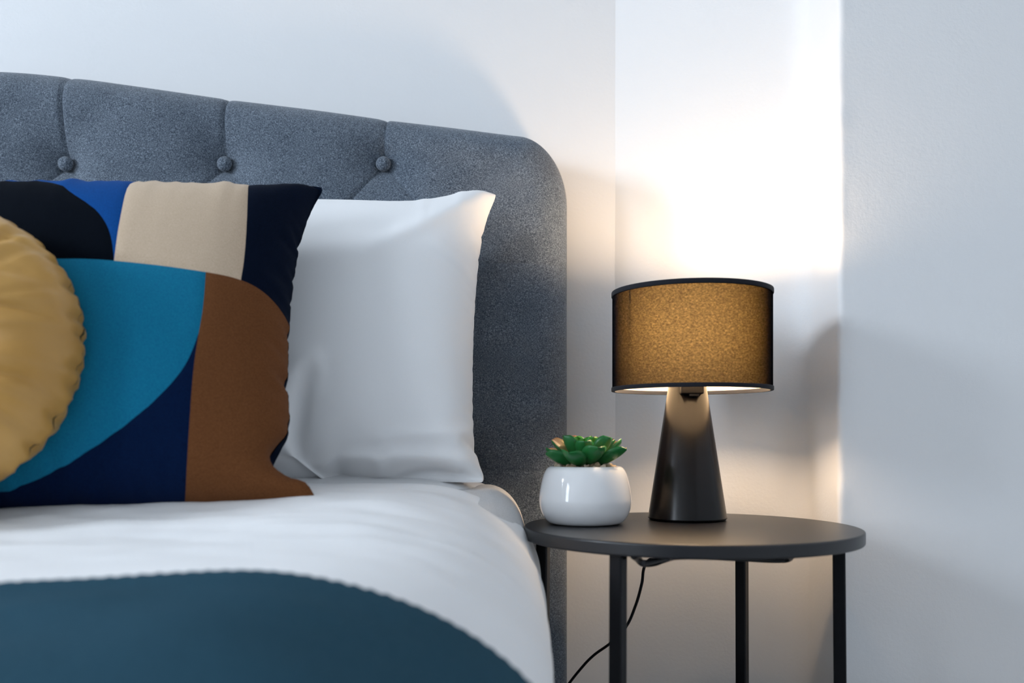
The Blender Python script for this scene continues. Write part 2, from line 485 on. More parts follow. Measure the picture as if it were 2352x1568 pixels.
# ------------------------------------------------------------------ cushions: inflated two-layer cloth
def inflate(rest, wrap, pressure, steps=260, seed=1, shear=0.25, bend=0.10, planes=(), jitter=0.004, shrink=1.0, zmax=0.2, levels=2):
    """rest: (n,m,2) flat positions (m periodic when wrap). returns (2,n,m,3)"""
    rng = np.random.RandomState(seed)
    def up(a):
        n, m = a.shape[-3], a.shape[-2]
        return a
    def run(X, rest, steps, press):
        n, m = rest.shape[:2]
        V = np.zeros_like(X)
        R = np.concatenate([rest, np.zeros((n, m, 1))], -1)
        sl = []
        def pair(a, b, k, L): sl.append((a, b, k, L))
        A = slice(None)
        def L(a, b): return np.linalg.norm(R[a]-R[b], axis=-1)
        for st in (0, 1):
            i0 = np.arange(st, n-1, 2); pair((i0, A), (i0+1, A), 1.0, L((i0, A), (i0+1, A)))
            if wrap:
                j0 = np.arange(st, m, 2); j1 = (j0+1) % m
            else:
                j0 = np.arange(st, m-1, 2); j1 = j0+1
            pair((A, j0), (A, j1), 1.0, L((A, j0), (A, j1)))
        for st in (0, 1):
            i0 = np.arange(st, n-1, 2)
            if wrap:
                jj = np.arange(m); for_d = [(jj, (jj+1) % m), ((jj+1) % m, jj)]
            else:
                jj = np.arange(m-1); for_d = [(jj, jj+1), (jj+1, jj)]
            for ja, jb in for_d:
                a = (i0[:, None], ja[None]); b = (i0[:, None]+1, jb[None]); pair(a, b, shear, L(a, b))
        for dd in (2,):
            for st in range(dd*2):
                i0 = np.arange(st, n-dd, dd*2)
                if len(i0): pair((i0, A), (i0+dd, A), bend, L((i0, A), (i0+dd, A)))
                j0 = np.arange(st, m if wrap else m-dd, dd*2)
                if wrap: j0 = j0[j0+dd <= m]
                if len(j0): j1 = (j0+dd) % m; pair((A, j0), (A, j1), bend, L((A, j0), (A, j1)))
        cell = np.sqrt(np.mean(L((slice(0, n-1), A), (slice(1, n), A)))**2)
        for s_ in range(steps):
            du = np.zeros_like(X); dv = np.zeros_like(X)
            du[:, 1:-1] = X[:, 2:]-X[:, :-2]; du[:, 0] = X[:, 1]-X[:, 0]; du[:, -1] = X[:, -1]-X[:, -2]
            if wrap: dv = np.roll(X, -1, 2)-np.roll(X, 1, 2)
            else:
                dv[:, :, 1:-1] = X[:, :, 2:]-X[:, :, :-2]; dv[:, :, 0] = X[:, :, 1]-X[:, :, 0]; dv[:, :, -1] = X[:, :, -1]-X[:, :, -2]
            nr = np.cross(du, dv); nl = np.linalg.norm(nr, axis=-1, keepdims=True)+1e-12
            nr = nr/nl*(1.0 if wrap else -1.0)
            nr[1] *= -1
            nr = nr*np.clip(1-(np.abs(X[..., 2:3])/zmax)**3, 0, 1)
            p = min(1.0, s_/40.0)*press
            V = V*0.93+nr*p*cell
            X0 = X.copy(); X = X+V
            for it in range(5):
                for a, b, k, L0 in sl:
                    for lay in (0, 1):
                        Xl = X[lay]; d = Xl[b]-Xl[a]; ln = np.sqrt((d*d).sum(-1))+1e-12
                        dif = (ln-L0*shrink)/ln
                        if k == bend: dif = np.minimum(dif, 0)
                        c = d*(0.5*k*dif)[..., None]
                        Xl[a] += c; Xl[b] -= c
                # sewn seam
                if wrap:
                    e = 0.5*(X[0, -1]+X[1, -1]); X[:, -1] = e
                    X[:, 0] = X[:, 0].mean(1, keepdims=True)
                else:
                    for q in ((A, 0), (A, -1), (0, A), (-1, A)):
                        e = 0.5*(X[0][q]+X[1][q]); X[0][q] = e; X[1][q] = e
                for pt, nn in planes:
                    dist = ((X-pt)@nn)
                    pen = np.minimum(dist, 0)
                    X = X-pen[..., None]*nn
            V = (X-X0)
            mx = np.linalg.norm(V, axis=-1, keepdims=True); V = V*np.minimum(1, 0.2*cell/(mx+1e-9))
        return X
    def sub(a, axis, wrapax):
        b = np.roll(a, -1, axis) if wrapax else np.take(a, range(1, a.shape[axis]), axis)
        a0 = a if wrapax else np.take(a, range(0, a.shape[axis]-1), axis)
        mid = 0.5*(a0+b)
        st = np.stack([a0, mid], axis+1)
        sh = list(a0.shape); sh[axis] *= 2
        o = st.reshape(sh)
        if not wrapax: o = np.concatenate([o, np.take(a, [-1], axis)], axis)
        return o
    n, m = rest.shape[:2]
    X = np.zeros((2, n, m, 3)); X[..., :2] = rest
    rr = np.abs(rest).max(axis=(0, 1))
    prof = np.clip(1-(np.linalg.norm(rest, axis=-1)/np.linalg.norm(rest, axis=-1).max())**2, 0, 1) if wrap else np.clip((1-(rest[..., 0]/rr[0])**2)*(1-(rest[..., 1]/rr[1])**2), 0, 1)
    X[0, ..., 2] = 0.02*prof; X[1, ..., 2] = -0.02*prof
    X[..., 2] += rng.randn(2, n, m)*jitter*0.2
    X = run(X, rest, steps, pressure)
    for lv in range(levels):
        rest = sub(sub(rest, 0, False), 1, wrap)
        X = sub(sub(X, 1, False), 2, wrap)
        X += rng.randn(*X.shape)*jitter*0.06
        X = run(X, rest, int(steps*(0.45 if lv == 0 else 0.2)), pressure)
    return X, rest

def rect_rest(wd, ht, n, m):
    x = np.linspace(-wd/2, wd/2, m); y = np.linspace(-ht/2, ht/2, n)
    return np.stack(np.meshgrid(x, y, indexing='xy'), -1)

def frame(M, X):
    """local (x right, y up, z front) -> world"""
    return X@np.array(M.to_3x3()).T+np.array(M.translation)

def lean(center, back_deg, yaw_deg=0, roll_deg=0):
    """local z faces the camera (-Y), local y is up, top leans back"""
    return Matrix.Translation(center)@Matrix.Rotation(math.radians(yaw_deg), 4, 'Z')@Matrix.Rotation(math.radians(90-back_deg), 4, 'X')@Matrix.Rotation(math.radians(roll_deg), 4, 'Z')

def settle(Wd, zbed, bottom=1.0, top=0.0, ztop_fn=None):
    """weight: the lower seam drops to the bed, the upper seam is drawn to a line"""
    n = Wd.shape[1]
    t = np.linspace(0, 1, n)[None, :, None]
    zb = Wd[0, 0, :, 2]; dlt = np.maximum(0, zb-zbed)*bottom
    Wd[..., 2] -= dlt[None, None, :]*np.clip(1-t/0.45, 0, 1)**1.6
    if ztop_fn is not None:
        dt = np.array([ztop_fn(x) for x in Wd[0, -1, :, 0]])-Wd[0, -1, :, 2]
        Wd[..., 2] += top*dt[None, None, :]*np.clip((t-0.5)/0.5, 0, 1)**1.8
    Wd[..., 2] = np.maximum(Wd[..., 2], zbed)
    return Wd

def layers_mesh(name, X, mat, parent=None, wrap=False, sub_=1):
    n, m = X.shape[1:3]
    verts = X.reshape(-1, 3)
    f = np.concatenate([grid_faces(n, m, 0, wrap, True), grid_faces(n, m, n*m, wrap, False)])
    o = mesh_obj(name, verts, f, mat, parent)
    bm = bmesh.new(); bm.from_mesh(o.data); bmesh.ops.remove_doubles(bm, verts=bm.verts, dist=1e-5)
    bmesh.ops.recalc_face_normals(bm, faces=bm.faces)
    bm.to_mesh(o.data); bm.free()
    o.data.polygons.foreach_set('use_smooth', [True]*len(o.data.polygons))
    if sub_:
        md = o.modifiers.new('smooth', 'SUBSURF'); md.levels = sub_; md.render_levels = sub_
    return o

# upright white pillow
def make_pillow():
    M = lean((-0.388, 1.245, 0.728), 17, 0, -1.0)
    Mi = np.array(M.inverted())
    def plane(p, nn):
        p = np.array(p); nn = np.array(nn, float)
        return (Mi[:3, :3]@p+Mi[:3, 3], Mi[:3, :3]@nn)
    X, r = inflate(rect_rest(0.735, 0.500, 22, 32), False, 0.010, steps=200, seed=12, planes=[plane((0, 0, 0.556), (0, 0, 1)), plane((0, 1.368, 0), (0, -1, 0))], jitter=0.006, zmax=0.085)
    Wd = settle(frame(M, X), 0.554, 1.0, 0.8, lambda x: 0.932+0.040*math.exp(-((x+0.035)/0.075)**2))
    n, m = Wd.shape[1:3]; U, Vv = np.meshgrid(np.linspace(0, 1, m), np.linspace(0, 1, n))
    h = np.zeros((n, m))
    for (u0, v0, u1, v1, amp, wd) in ((1.0, 1.0, 0.30, 0.80, 0.010, 0.035), (0.97, 0.93, 0.72, 0.60, 0.004, 0.03), (1.0, 0.10, 0.62, 0.065, 0.010, 0.022), (0.98, 0.17, 0.80, 0.14, 0.007, 0.018),
                                      (0.55, 0.05, 0.36, 0.02, 0.006, 0.02), (0.99, 0.62, 0.88, 0.70, 0.004, 0.02), (0.45, 0.12, 0.38, 0.42, 0.004, 0.03), (0.52, 0.10, 0.48, 0.36, 0.003, 0.02)):
        dx, dy = u1-u0, v1-v0; t = np.clip(((U-u0)*dx+(Vv-v0)*dy)/(dx*dx+dy*dy), 0, 1)
        q = np.hypot((U-u0-t*dx)*1.5, Vv-v0-t*dy)
        h += amp*np.exp(-(q/wd)**2)*np.sin(np.pi*np.clip(t*0.9+0.05, 0, 1))**0.6
    Wd[0] += h[..., None]*np.array(M.to_3x3()@Vector((0, 0, 1)))*np.clip(np.minimum(np.minimum(U, 1-U), np.minimum(Vv, 1-Vv))/0.03, 0, 1)[..., None]
    o = layers_mesh('pillow', Wd, M_white, None)
    tag(o, 'white pillow propped upright against the headboard behind the patterned cushion', 'pillow')
make_pillow()

def make_lower_pillow():
    # flat pillow lying under the upright one, squashed by it
    nu, nv = 64, 40
    V = []
    for i in range(nv+1):
        ph = -math.pi/2+math.pi*i/nv
        for j in range(nu):
            t = 2*math.pi*j/nu
            cx = math.copysign(abs(math.cos(t))**0.35, math.cos(t)); cy = math.copysign(abs(math.sin(t))**0.35, math.sin(t))
            k = abs(math.cos(ph))**0.8
            x, y, z = cx*k*0.345, cy*k*0.10, math.sin(ph)*0.022
            d = max(0, (x-0.22)/0.12)
            z -= 0.016*d*d
            z += 0.003*fbm(x*9, y*12, 4)
            V.append((x-0.356, 1.256+y, 0.5445+z))
    f = grid_faces(nv+1, nu, wrap=True)
    o = mesh_obj('flat_pillow', V, f, M_white)
    tag(o, 'white pillow lying flat under the upright one, its rounded end showing at the mattress corner', 'pillow')
make_lower_pillow()

# patterned cushion
PAN = {'mats': {}}
def make_cushion():
    root = empty('patterned_cushion', (-0.47, 1.03, 0.54))
    tag(root, 'square cushion patchworked in teal, navy, black, beige and brown, leaning on the white pillow', 'cushion')
    M = lean((-0.466, 1.055, 0.718), 21, 4, 0.5)
    Mi = np.array(M.inverted())
    def plane(p, nn):
        p = np.array(p); nn = np.array(nn, float)
        return (Mi[:3, :3]@p+Mi[:3, 3], Mi[:3, :3]@nn)
    X, rest = inflate(rect_rest(0.475, 0.475, 24, 24), False, 0.010, steps=200, seed=9, planes=[plane((0, 0, 0.536), (0, 0, 1))], jitter=0.006, zmax=0.10)
    X[1, ..., 2] *= 0.55
    Wd = settle(frame(M, X), 0.534, 1.0, 1.0, lambda x: 0.923+0.016*math.exp(-((x+0.262)/0.045)**2))
    n, m = rest.shape[:2]
    tt = np.linspace(0, 1, n)[None, :, None]; uu = np.linspace(0, 1, m)[None, None, :]
    Wd[..., 0] -= 0.030*np.exp(-((tt-0.125)/0.055)**2)*np.clip((uu-0.7)/0.3, 0, 1)**2      # flopped lower corner
    Wd[..., 0] += 0.012*np.clip(1-tt/0.06, 0, 1)*np.clip((uu-0.85)/0.15, 0, 1)
    Wd[..., 2] += 0.012*np.exp(-((tt-0.04)/0.025)**2)*np.clip((uu-0.86)/0.14, 0, 1)
    off = np.array(root.location)
    # back cover
    back = Wd[1]-off
    o = mesh_obj('back_cover', back.reshape(-1, 3), grid_faces(n, m, 0, False, False), PANEL['dark'], root)
    # front panels: pieces cut along their seams in cloth coordinates
    front = Wd[0]-off
    half = 0.475/2
    curves = [np.array(c) for c in SEAMS]
    pts = []; edges = []
    def addp(p): pts.append(Vector(p)); return len(pts)-1
    for cv in curves:
        ids = [addp(p) for p in cv]
        edges += list(zip(ids[:-1], ids[1:]))
    g = np.linspace(-half, half, 76)
    for x in g:
        for y in g: addp((x, y))
    cs = [addp(p) for p in ((-half, -half), (half, -half), (half, half), (-half, half))]
    edges += [(cs[a], cs[(a+1) % 4]) for a in range(4)]
    res = delaunay_2d_cdt(pts, edges, [], 0, 1e-5)
    vv = np.array([tuple(v) for v in res[0]]); tris = [t for t in res[2] if len(t) == 3]
    # bilinear lookup of the inflated surface
    def surf(uv):
        a = np.clip((uv[:, 1]+half)/(2*half)*(n-1), 0, n-1-1e-6); b = np.clip((uv[:, 0]+half)/(2*half)*(m-1), 0, m-1-1e-6)
        i = a.astype(int); j = b.astype(int); fa = (a-i)[:, None]; fb = (b-j)[:, None]
        return (front[i, j]*(1-fa)*(1-fb)+front[i+1, j]*fa*(1-fb)+front[i, j+1]*(1-fa)*fb+front[i+1, j+1]*fa*fb)
    W3 = surf(vv)
    # slight groove along every seam
    nrm = np.array(M.to_3x3()@Vector((0, 0, 1)))
    dmin = np.full(len(vv), 9.0)
    for cv in curves:
        cv = np.array(cv)
        for a in range(len(cv)-1):
            d = cv[a+1]-cv[a]; L2 = (d*d).sum()+1e-12
            t = np.clip(((vv-cv[a])@d)/L2, 0, 1); dmin = np.minimum(dmin, np.linalg.norm(vv-cv[a]-t[:, None]*d, axis=1))
    W3 = W3-nrm*(0.0012*np.exp(-(dmin/0.003)**2))[:, None]
    cent = np.array([vv[list(t)].mean(0) for t in tris])
    kind = np.full(len(tris), 5)
    for k, poly in enumerate(panel_polys(curves)):
        kind[inside(cent, poly)] = k
    for k, (matk, lab) in enumerate(PANEL_KIND):
        sel = [tris[q] for q in np.nonzero(kind == k)[0]]
        if not sel: continue
        used = sorted({v for t in sel for v in t}); mp = {v: a for a, v in enumerate(used)}
        ob = mesh_obj('fabric_panel', W3[used], [[mp[v] for v in t] for t in sel], PANEL[matk], root)
        ob['label'] = lab
    return root

PANEL = {
    'teal': mat_cloth('teal_felt', (0.008, 0.185, 0.315), (0.005, 0.135, 0.25), 700, 0.0006, 0.95, 0.05, spec=0.05),
    'navy': mat_cloth('navy_felt', (0.003, 0.013, 0.050), (0.002, 0.008, 0.034), 700, 0.0006, 0.95, 0.02, spec=0.03),
    'dark': mat_cloth('dark_navy_felt', (0.003, 0.007, 0.020), (0.002, 0.005, 0.013), 700, 0.0006, 0.95, 0.015, spec=0.03),
    'black': mat_cloth('blue_black_felt', (0.0025, 0.0045, 0.009), (0.0015, 0.003, 0.006), 700, 0.0006, 0.95, 0.01, spec=0.03),
    'blue': mat_cloth('royal_blue_felt', (0.004, 0.068, 0.27), (0.003, 0.050, 0.21), 700, 0.0006, 0.95, 0.02, spec=0.05),
    'beige': mat_cloth('beige_linen', (0.64, 0.50, 0.375), (0.50, 0.375, 0.255), 500, 0.0006, 0.9, 0.1, streak=(3, 3, 0.25)),
    'brown': mat_cloth('brown_felt', (0.165, 0.064, 0.024), (0.115, 0.043, 0.015), 700, 0.0006, 0.95, 0.03, spec=0.05),
}
# seams between the cloth pieces, in metres on the flat cover
SEAMS = [
    [(0.0184, 0.2375), (0.0144, 0.195), (0.0125, 0.1892), (0.0111, 0.1811), (0.0108, 0.169), (0.0118, 0.1528), (0.0134, 0.1347), (0.0148, 0.1177), (0.0156, 0.1037), (0.0161, 0.0922), (0.0164, 0.0823), (0.0167, 0.0734), (0.0171, 0.065), (0.0174, 0.057), (0.0178, 0.0494), (0.018, 0.042), (0.0183, 0.0346)],
    [(0.1485, 0.2375), (0.1485, 0.1978), (0.1477, 0.1965), (0.1471, 0.1935), (0.147, 0.1869), (0.1475, 0.1758), (0.1486, 0.1613), (0.1498, 0.1459), (0.1509, 0.1321), (0.1519, 0.1205), (0.1526, 0.1106), (0.1532, 0.1016), (0.1538, 0.093), (0.1542, 0.0844), (0.1546, 0.0759), (0.1549, 0.0674), (0.155, 0.059), (0.155, 0.0507), (0.1548, 0.0424), (0.1544, 0.0341), (0.154, 0.0258)],
    [(-0.2375, 0.0628), (-0.1606, 0.0628), (-0.1503, 0.0586), (-0.1405, 0.0548), (-0.1315, 0.0517), (-0.1231, 0.0493), (-0.1153, 0.0473), (-0.1077, 0.0456), (-0.1004, 0.0442), (-0.0932, 0.043), (-0.0862, 0.042), (-0.0795, 0.0411), (-0.0729, 0.0403), (-0.0666, 0.0396), (-0.0604, 0.0391), (-0.0544, 0.0386), (-0.0483, 0.0382), (-0.0422, 0.038), (-0.036, 0.0377), (-0.0297, 0.0375), (-0.0234, 0.0374), (-0.0171, 0.0372), (-0.0109, 0.0369), (-0.0049, 0.0365), (0.0011, 0.0361), (0.0069, 0.0356), (0.0127, 0.0351), (0.0185, 0.0345), (0.0243, 0.0339), (0.0302, 0.0333), (0.0361, 0.0328), (0.042, 0.0322), (0.048, 0.0317), (0.054, 0.0311), (0.0601, 0.0306), (0.0663, 0.0301), (0.0726, 0.0295), (0.0789, 0.029), (0.0852, 0.0284), (0.0915, 0.0279), (0.0977, 0.0274), (0.1039, 0.027), (0.1101, 0.0266), (0.1163, 0.0263), (0.1226, 0.0261), (0.1289, 0.026), (0.1352, 0.0259), (0.1415, 0.0257), (0.1478, 0.0253), (0.1541, 0.0248), (0.1606, 0.0241), (0.1673, 0.023), (0.1743, 0.0215), (0.1816, 0.0195), (0.189, 0.017), (0.1965, 0.0141), (0.2041, 0.0111), (0.2119, 0.0081), (0.2202, 0.0054), (0.2292, 0.0033), (0.2375, 0.0018)],
    [(-0.2375, 0.2375), (-0.2322, 0.2375), (-0.2126, 0.232), (-0.1984, 0.2178), (-0.1873, 0.2093), (-0.1779, 0.2037), (-0.1695, 0.1999), (-0.1618, 0.1973), (-0.1544, 0.1953), (-0.1473, 0.1937), (-0.1403, 0.1923), (-0.1335, 0.1914), (-0.1269, 0.1907), (-0.1203, 0.1899), (-0.1134, 0.1886), (-0.1062, 0.1864), (-0.0986, 0.1833), (-0.0904, 0.179), (-0.0818, 0.1732), (-0.0724, 0.1654), (-0.0626, 0.1561), (-0.0529, 0.1462), (-0.0439, 0.1372), (-0.0356, 0.1296), (-0.0282, 0.1228), (-0.0212, 0.1163), (-0.0146, 0.1096), (-0.0084, 0.1024), (-0.0029, 0.0947), (0.002, 0.0866), (0.0061, 0.0783), (0.0095, 0.0698), (0.0123, 0.0612), (0.0145, 0.0524), (0.0165, 0.0436), (0.0183, 0.0346)],
    [(0.1158, 0.0259), (0.1161, 0.0181), (0.1164, 0.0103), (0.1166, 0.0026), (0.1167, -0.0049), (0.1167, -0.0123), (0.1166, -0.0196), (0.1163, -0.027), (0.1158, -0.0344), (0.1152, -0.0418), (0.1146, -0.0491), (0.114, -0.0561), (0.1134, -0.0627), (0.1129, -0.0691), (0.1124, -0.0753), (0.112, -0.0814), (0.1117, -0.0874), (0.1114, -0.0933), (0.1111, -0.0992), (0.1109, -0.105), (0.1107, -0.1108), (0.1105, -0.1166), (0.1103, -0.1223), (0.1102, -0.1279), (0.11, -0.1335), (0.1098, -0.1391), (0.1096, -0.1446), (0.1094, -0.1501), (0.1091, -0.1555), (0.1088, -0.161), (0.1085, -0.1665), (0.1081, -0.1721), (0.1076, -0.1779), (0.1069, -0.1838), (0.1061, -0.1899), (0.1051, -0.1963), (0.1039, -0.2031), (0.1024, -0.2104), (0.1006, -0.2181), (0.0985, -0.2265), (0.0961, -0.2354), (0.0936, -0.2375), (0.0909, -0.2375), (0.0882, -0.2375), (0.0855, -0.2375)],
    [(0.1142, -0.0509), (0.1126, -0.0576), (0.1108, -0.0642), (0.109, -0.0705), (0.1069, -0.0765), (0.1046, -0.0821), (0.102, -0.0875), (0.0991, -0.0926), (0.0958, -0.0975), (0.0923, -0.1023), (0.0885, -0.107), (0.0845, -0.1115), (0.0804, -0.1158), (0.0762, -0.1198), (0.072, -0.1237), (0.0677, -0.1275), (0.0634, -0.1312), (0.059, -0.1348), (0.0546, -0.1381), (0.0502, -0.1414), (0.0458, -0.1444), (0.0413, -0.1475), (0.0368, -0.1506), (0.0321, -0.1536), (0.0274, -0.1566), (0.0226, -0.1596), (0.0175, -0.1626), (0.0124, -0.1656), (0.007, -0.1685), (0.0016, -0.1714), (-0.0039, -0.1741), (-0.0094, -0.1767), (-0.015, -0.1795), (-0.0207, -0.1823), (-0.0265, -0.1853), (-0.0324, -0.1882), (-0.0383, -0.1911), (-0.0442, -0.1937), (-0.0501, -0.1963), (-0.056, -0.1986), (-0.0618, -0.2008), (-0.0676, -0.2026), (-0.0733, -0.2043), (-0.079, -0.2061), (-0.085, -0.208), (-0.0912, -0.2102), (-0.0975, -0.2124), (-0.1039, -0.2142), (-0.11, -0.2157), (-0.1162, -0.2169), (-0.1223, -0.2181), (-0.1286, -0.2195), (-0.135, -0.2211), (-0.1416, -0.2229), (-0.2375, -0.2375)],
]
def inside(p, poly):
    poly = np.array(poly, float); res = np.zeros(len(p), bool)
    for (x1, y1), (x2, y2) in zip(poly, np.roll(poly, -1, 0)):
        if y1 == y2: continue
        hit = ((y1 > p[:, 1]) != (y2 > p[:, 1])) & (p[:, 0] < (x2-x1)*(p[:, 1]-y1)/(y2-y1)+x1)
        res ^= hit
    return res
PANEL_KIND = [('navy', 'navy lower piece'), ('dark', 'dark navy upper corner piece'), ('beige', 'beige linen piece'), ('blue', 'royal blue piece'),
              ('black', 'blue-black rounded piece'), ('teal', 'teal rounded piece'), ('brown', 'brown felt piece')]
def panel_polys(S):
    def near(cv, p): return int(np.argmin(((cv-p)**2).sum(1)))
    h = 0.26; L = lambda *a: [tuple(q) for part in a for q in part]
    i02, i12, i42 = near(S[2], S[0][-1]), near(S[2], S[1][-1]), near(S[2], S[4][0])
    i54 = near(S[4], S[5][0])
    return [
        L(S[5], [(-h, S[5][-1][1]), (-h, -h), (S[4][-1][0], -h)], S[4][i54:][::-1]),
        L([(S[1][0][0], h)], S[1], S[2][i12:], [(h, S[2][-1][1]), (h, h)]),
        L([(S[0][0][0], h)], S[0], S[2][i02:i12+1], S[1][::-1], [(S[1][0][0], h)]),
        L([(S[3][0][0], h)], S[3], S[0][::-1], [(S[0][0][0], h)]),
        L([(-h, h), (S[3][0][0], h)], S[3], S[2][:i02+1][::-1], [(-h, S[2][0][1])]),
        L([(-h, S[2][0][1])], S[2][:i42+1], S[4][:i54+1], S[5], [(-h, S[5][-1][1])]),
        L(S[4], [(S[4][-1][0], -h), (h, -h), (h, S[2][-1][1])], S[2][i42:][::-1]),
    ]
make_cushion()

# round gold cushion
def mat_gold():
    m = N('gold_satin'); n = m.noise(9, 2, 0.5)
    m.set(m.ramp(n, [(0.3, (0.46, 0.235, 0.045)), (0.7, (0.60, 0.335, 0.085))]), 0.40, 0.6)
    m.b.inputs['Sheen Weight'].default_value = 0.15; m.b.inputs['Sheen Roughness'].default_value = 0.35
    m.b.inputs['Sheen Tint'].default_value = (1, 0.8, 0.55, 1)
    m.nrm(m.bump(m.noise(900, 2), 0.3, 0.0002)); return m.m
M_gold = mat_gold()
def gold_folds(X, rest):
    # gathers running in from the rim, and a few creases across the face
    R = np.linalg.norm(rest, axis=-1); R = R/R.max(); A = np.arctan2(rest[..., 1], rest[..., 0])
    h = np.zeros_like(R); n, m = R.shape
    for i in range(n):
        for j in range(m):
            r, a = R[i, j], A[i, j]; c = Vector((math.cos(a), math.sin(a), 0))
            k = noise.noise(c*9+Vector((0, 0, r*0.7)))+0.6*noise.noise(c*19+Vector((4, 0, r)))
            h[i, j] = 0.0070*k*max(0, (r-0.35)/0.65)**1.2*(1-0.75*max(0, (r-0.9)/0.1))
            p = Vector((rest[i, j, 0], rest[i, j, 1], 0))
            h[i, j] += 0.004*noise.noise(p*14+Vector((7, 2, 1)))*(1-r**4)
            q = 1-abs(noise.noise(Vector((p.x*9+p.y*5, p.y*22-p.x*8, 3.0))))*3.2
            h[i, j] -= 0.0065*max(0, q)**2*(1-r**6)*min(1, r*2)
    X[0, ..., 2] += h; X[1, ..., 2] -= h
    return X
def make_gold():
    root = empty('round_cushion', (-0.63, 0.93, 0.54))
    tag(root, 'round gold satin cushion in front of the patterned cushion at the left', 'cushion')
    n, m = 12, 60
    r = np.linspace(0.004, 0.200, n); a = np.linspace(0, 2*np.pi, m, endpoint=False)
    rest = np.stack([r[:, None]*np.cos(a), r[:, None]*np.sin(a)], -1)
    X, rest = inflate(rest, True, 0.012, steps=220, seed=5, shear=0.2, bend=0.06, jitter=0.01, levels=2, zmax=0.062)
    M = lean((-0.628, 0.925, 0.702), 16, 4, 152)
    X = gold_folds(X, rest)
    Wd = frame(M, X)-np.array(root.location)
    o = layers_mesh('cover', Wd, M_gold, root, wrap=True, sub_=0)
    return root
make_gold()

# ------------------------------------------------------------------ side table
TX, TY, TZ, TR = 0.2255, 1.138, 0.500, 0.210
M_blacktop = mat_plain('black_lacquered_top', (0.011, 0.0112, 0.0135), 0.36, 0.42)
def make_table():
    t = empty('side_table', (TX, TY, 0))
    tag(t, 'round black metal side table with slim square legs standing beside the bed', 'side table')
    h = 0.0155; r = 0.0022
    pr = [(0, TZ), (TR-0.03, TZ), (TR-r-0.0006, TZ)]
    pr += [(TR-r+r*math.sin(a), TZ-r+r*math.cos(a)) for a in np.linspace(0, math.pi/2, 5)]
    pr += [(TR, TZ-r-0.0006), (TR, TZ-h+r+0.0006)]
    pr += [(TR-r+r*math.cos(a), TZ-h+r-r*math.sin(a)) for a in np.linspace(0, math.pi/2, 4)]
    pr += [(TR-r-0.0006, TZ-h), (TR-0.03, TZ-h), (0, TZ-h)]
    lathe('table_top', pr, M_blacktop, t, 160)
    for th in (-5, 55, 175, -125.5):
        a = math.radians(th); d = Vector((math.cos(a), math.sin(a), 0))
        topp = d*0.186; foot = d*0.190
        bar('leg', (foot.x, foot.y, 0), (topp.x, topp.y, TZ-h), 0.0155, M_black, t, 0.002, up=Vector((0.94, -0.34, 0)) if th in (-5, 175) else d)
    def loc(px, py, z): # point under the top at height z on the sight line through a pixel
        y = (CZ-z)*F/(py-HZ); return (px2x(px, y)-TX, y-TY, z)
    z = TZ-h-0.016
    tube('brace_rod', [loc(1456, 1276, z+0.016), (loc(1466, 1284, z+0.006)), loc(1478, 1293, z), loc(1500, 1292.5, z), loc(1520, 1286, z+0.004), loc(1548, 1277, z+0.016)], 0.0042, M_black, t)
    tube('brace_rod', [loc(1478, 1293, z+0.012), loc(1560, 1279, z+0.011), loc(1700, 1283, z+0.004), loc(1790, 1287, z), loc(1806, 1286, z), loc(1818, 1279, z+0.006), loc(1830, 1271, z+0.0165)], 0.0030, M_black, t)
    bm = bmesh.new(); bmesh.ops.create_uvsphere(bm, u_segments=16, v_segments=8, radius=0.007)
    for v in bm.verts: v.co.z *= 0.6
    s = bm_obj('screw_cap', bm, M_black, t, True); p = loc(1572, 1276, TZ-h); s.location = (p[0], p[1], TZ-h)
make_table()

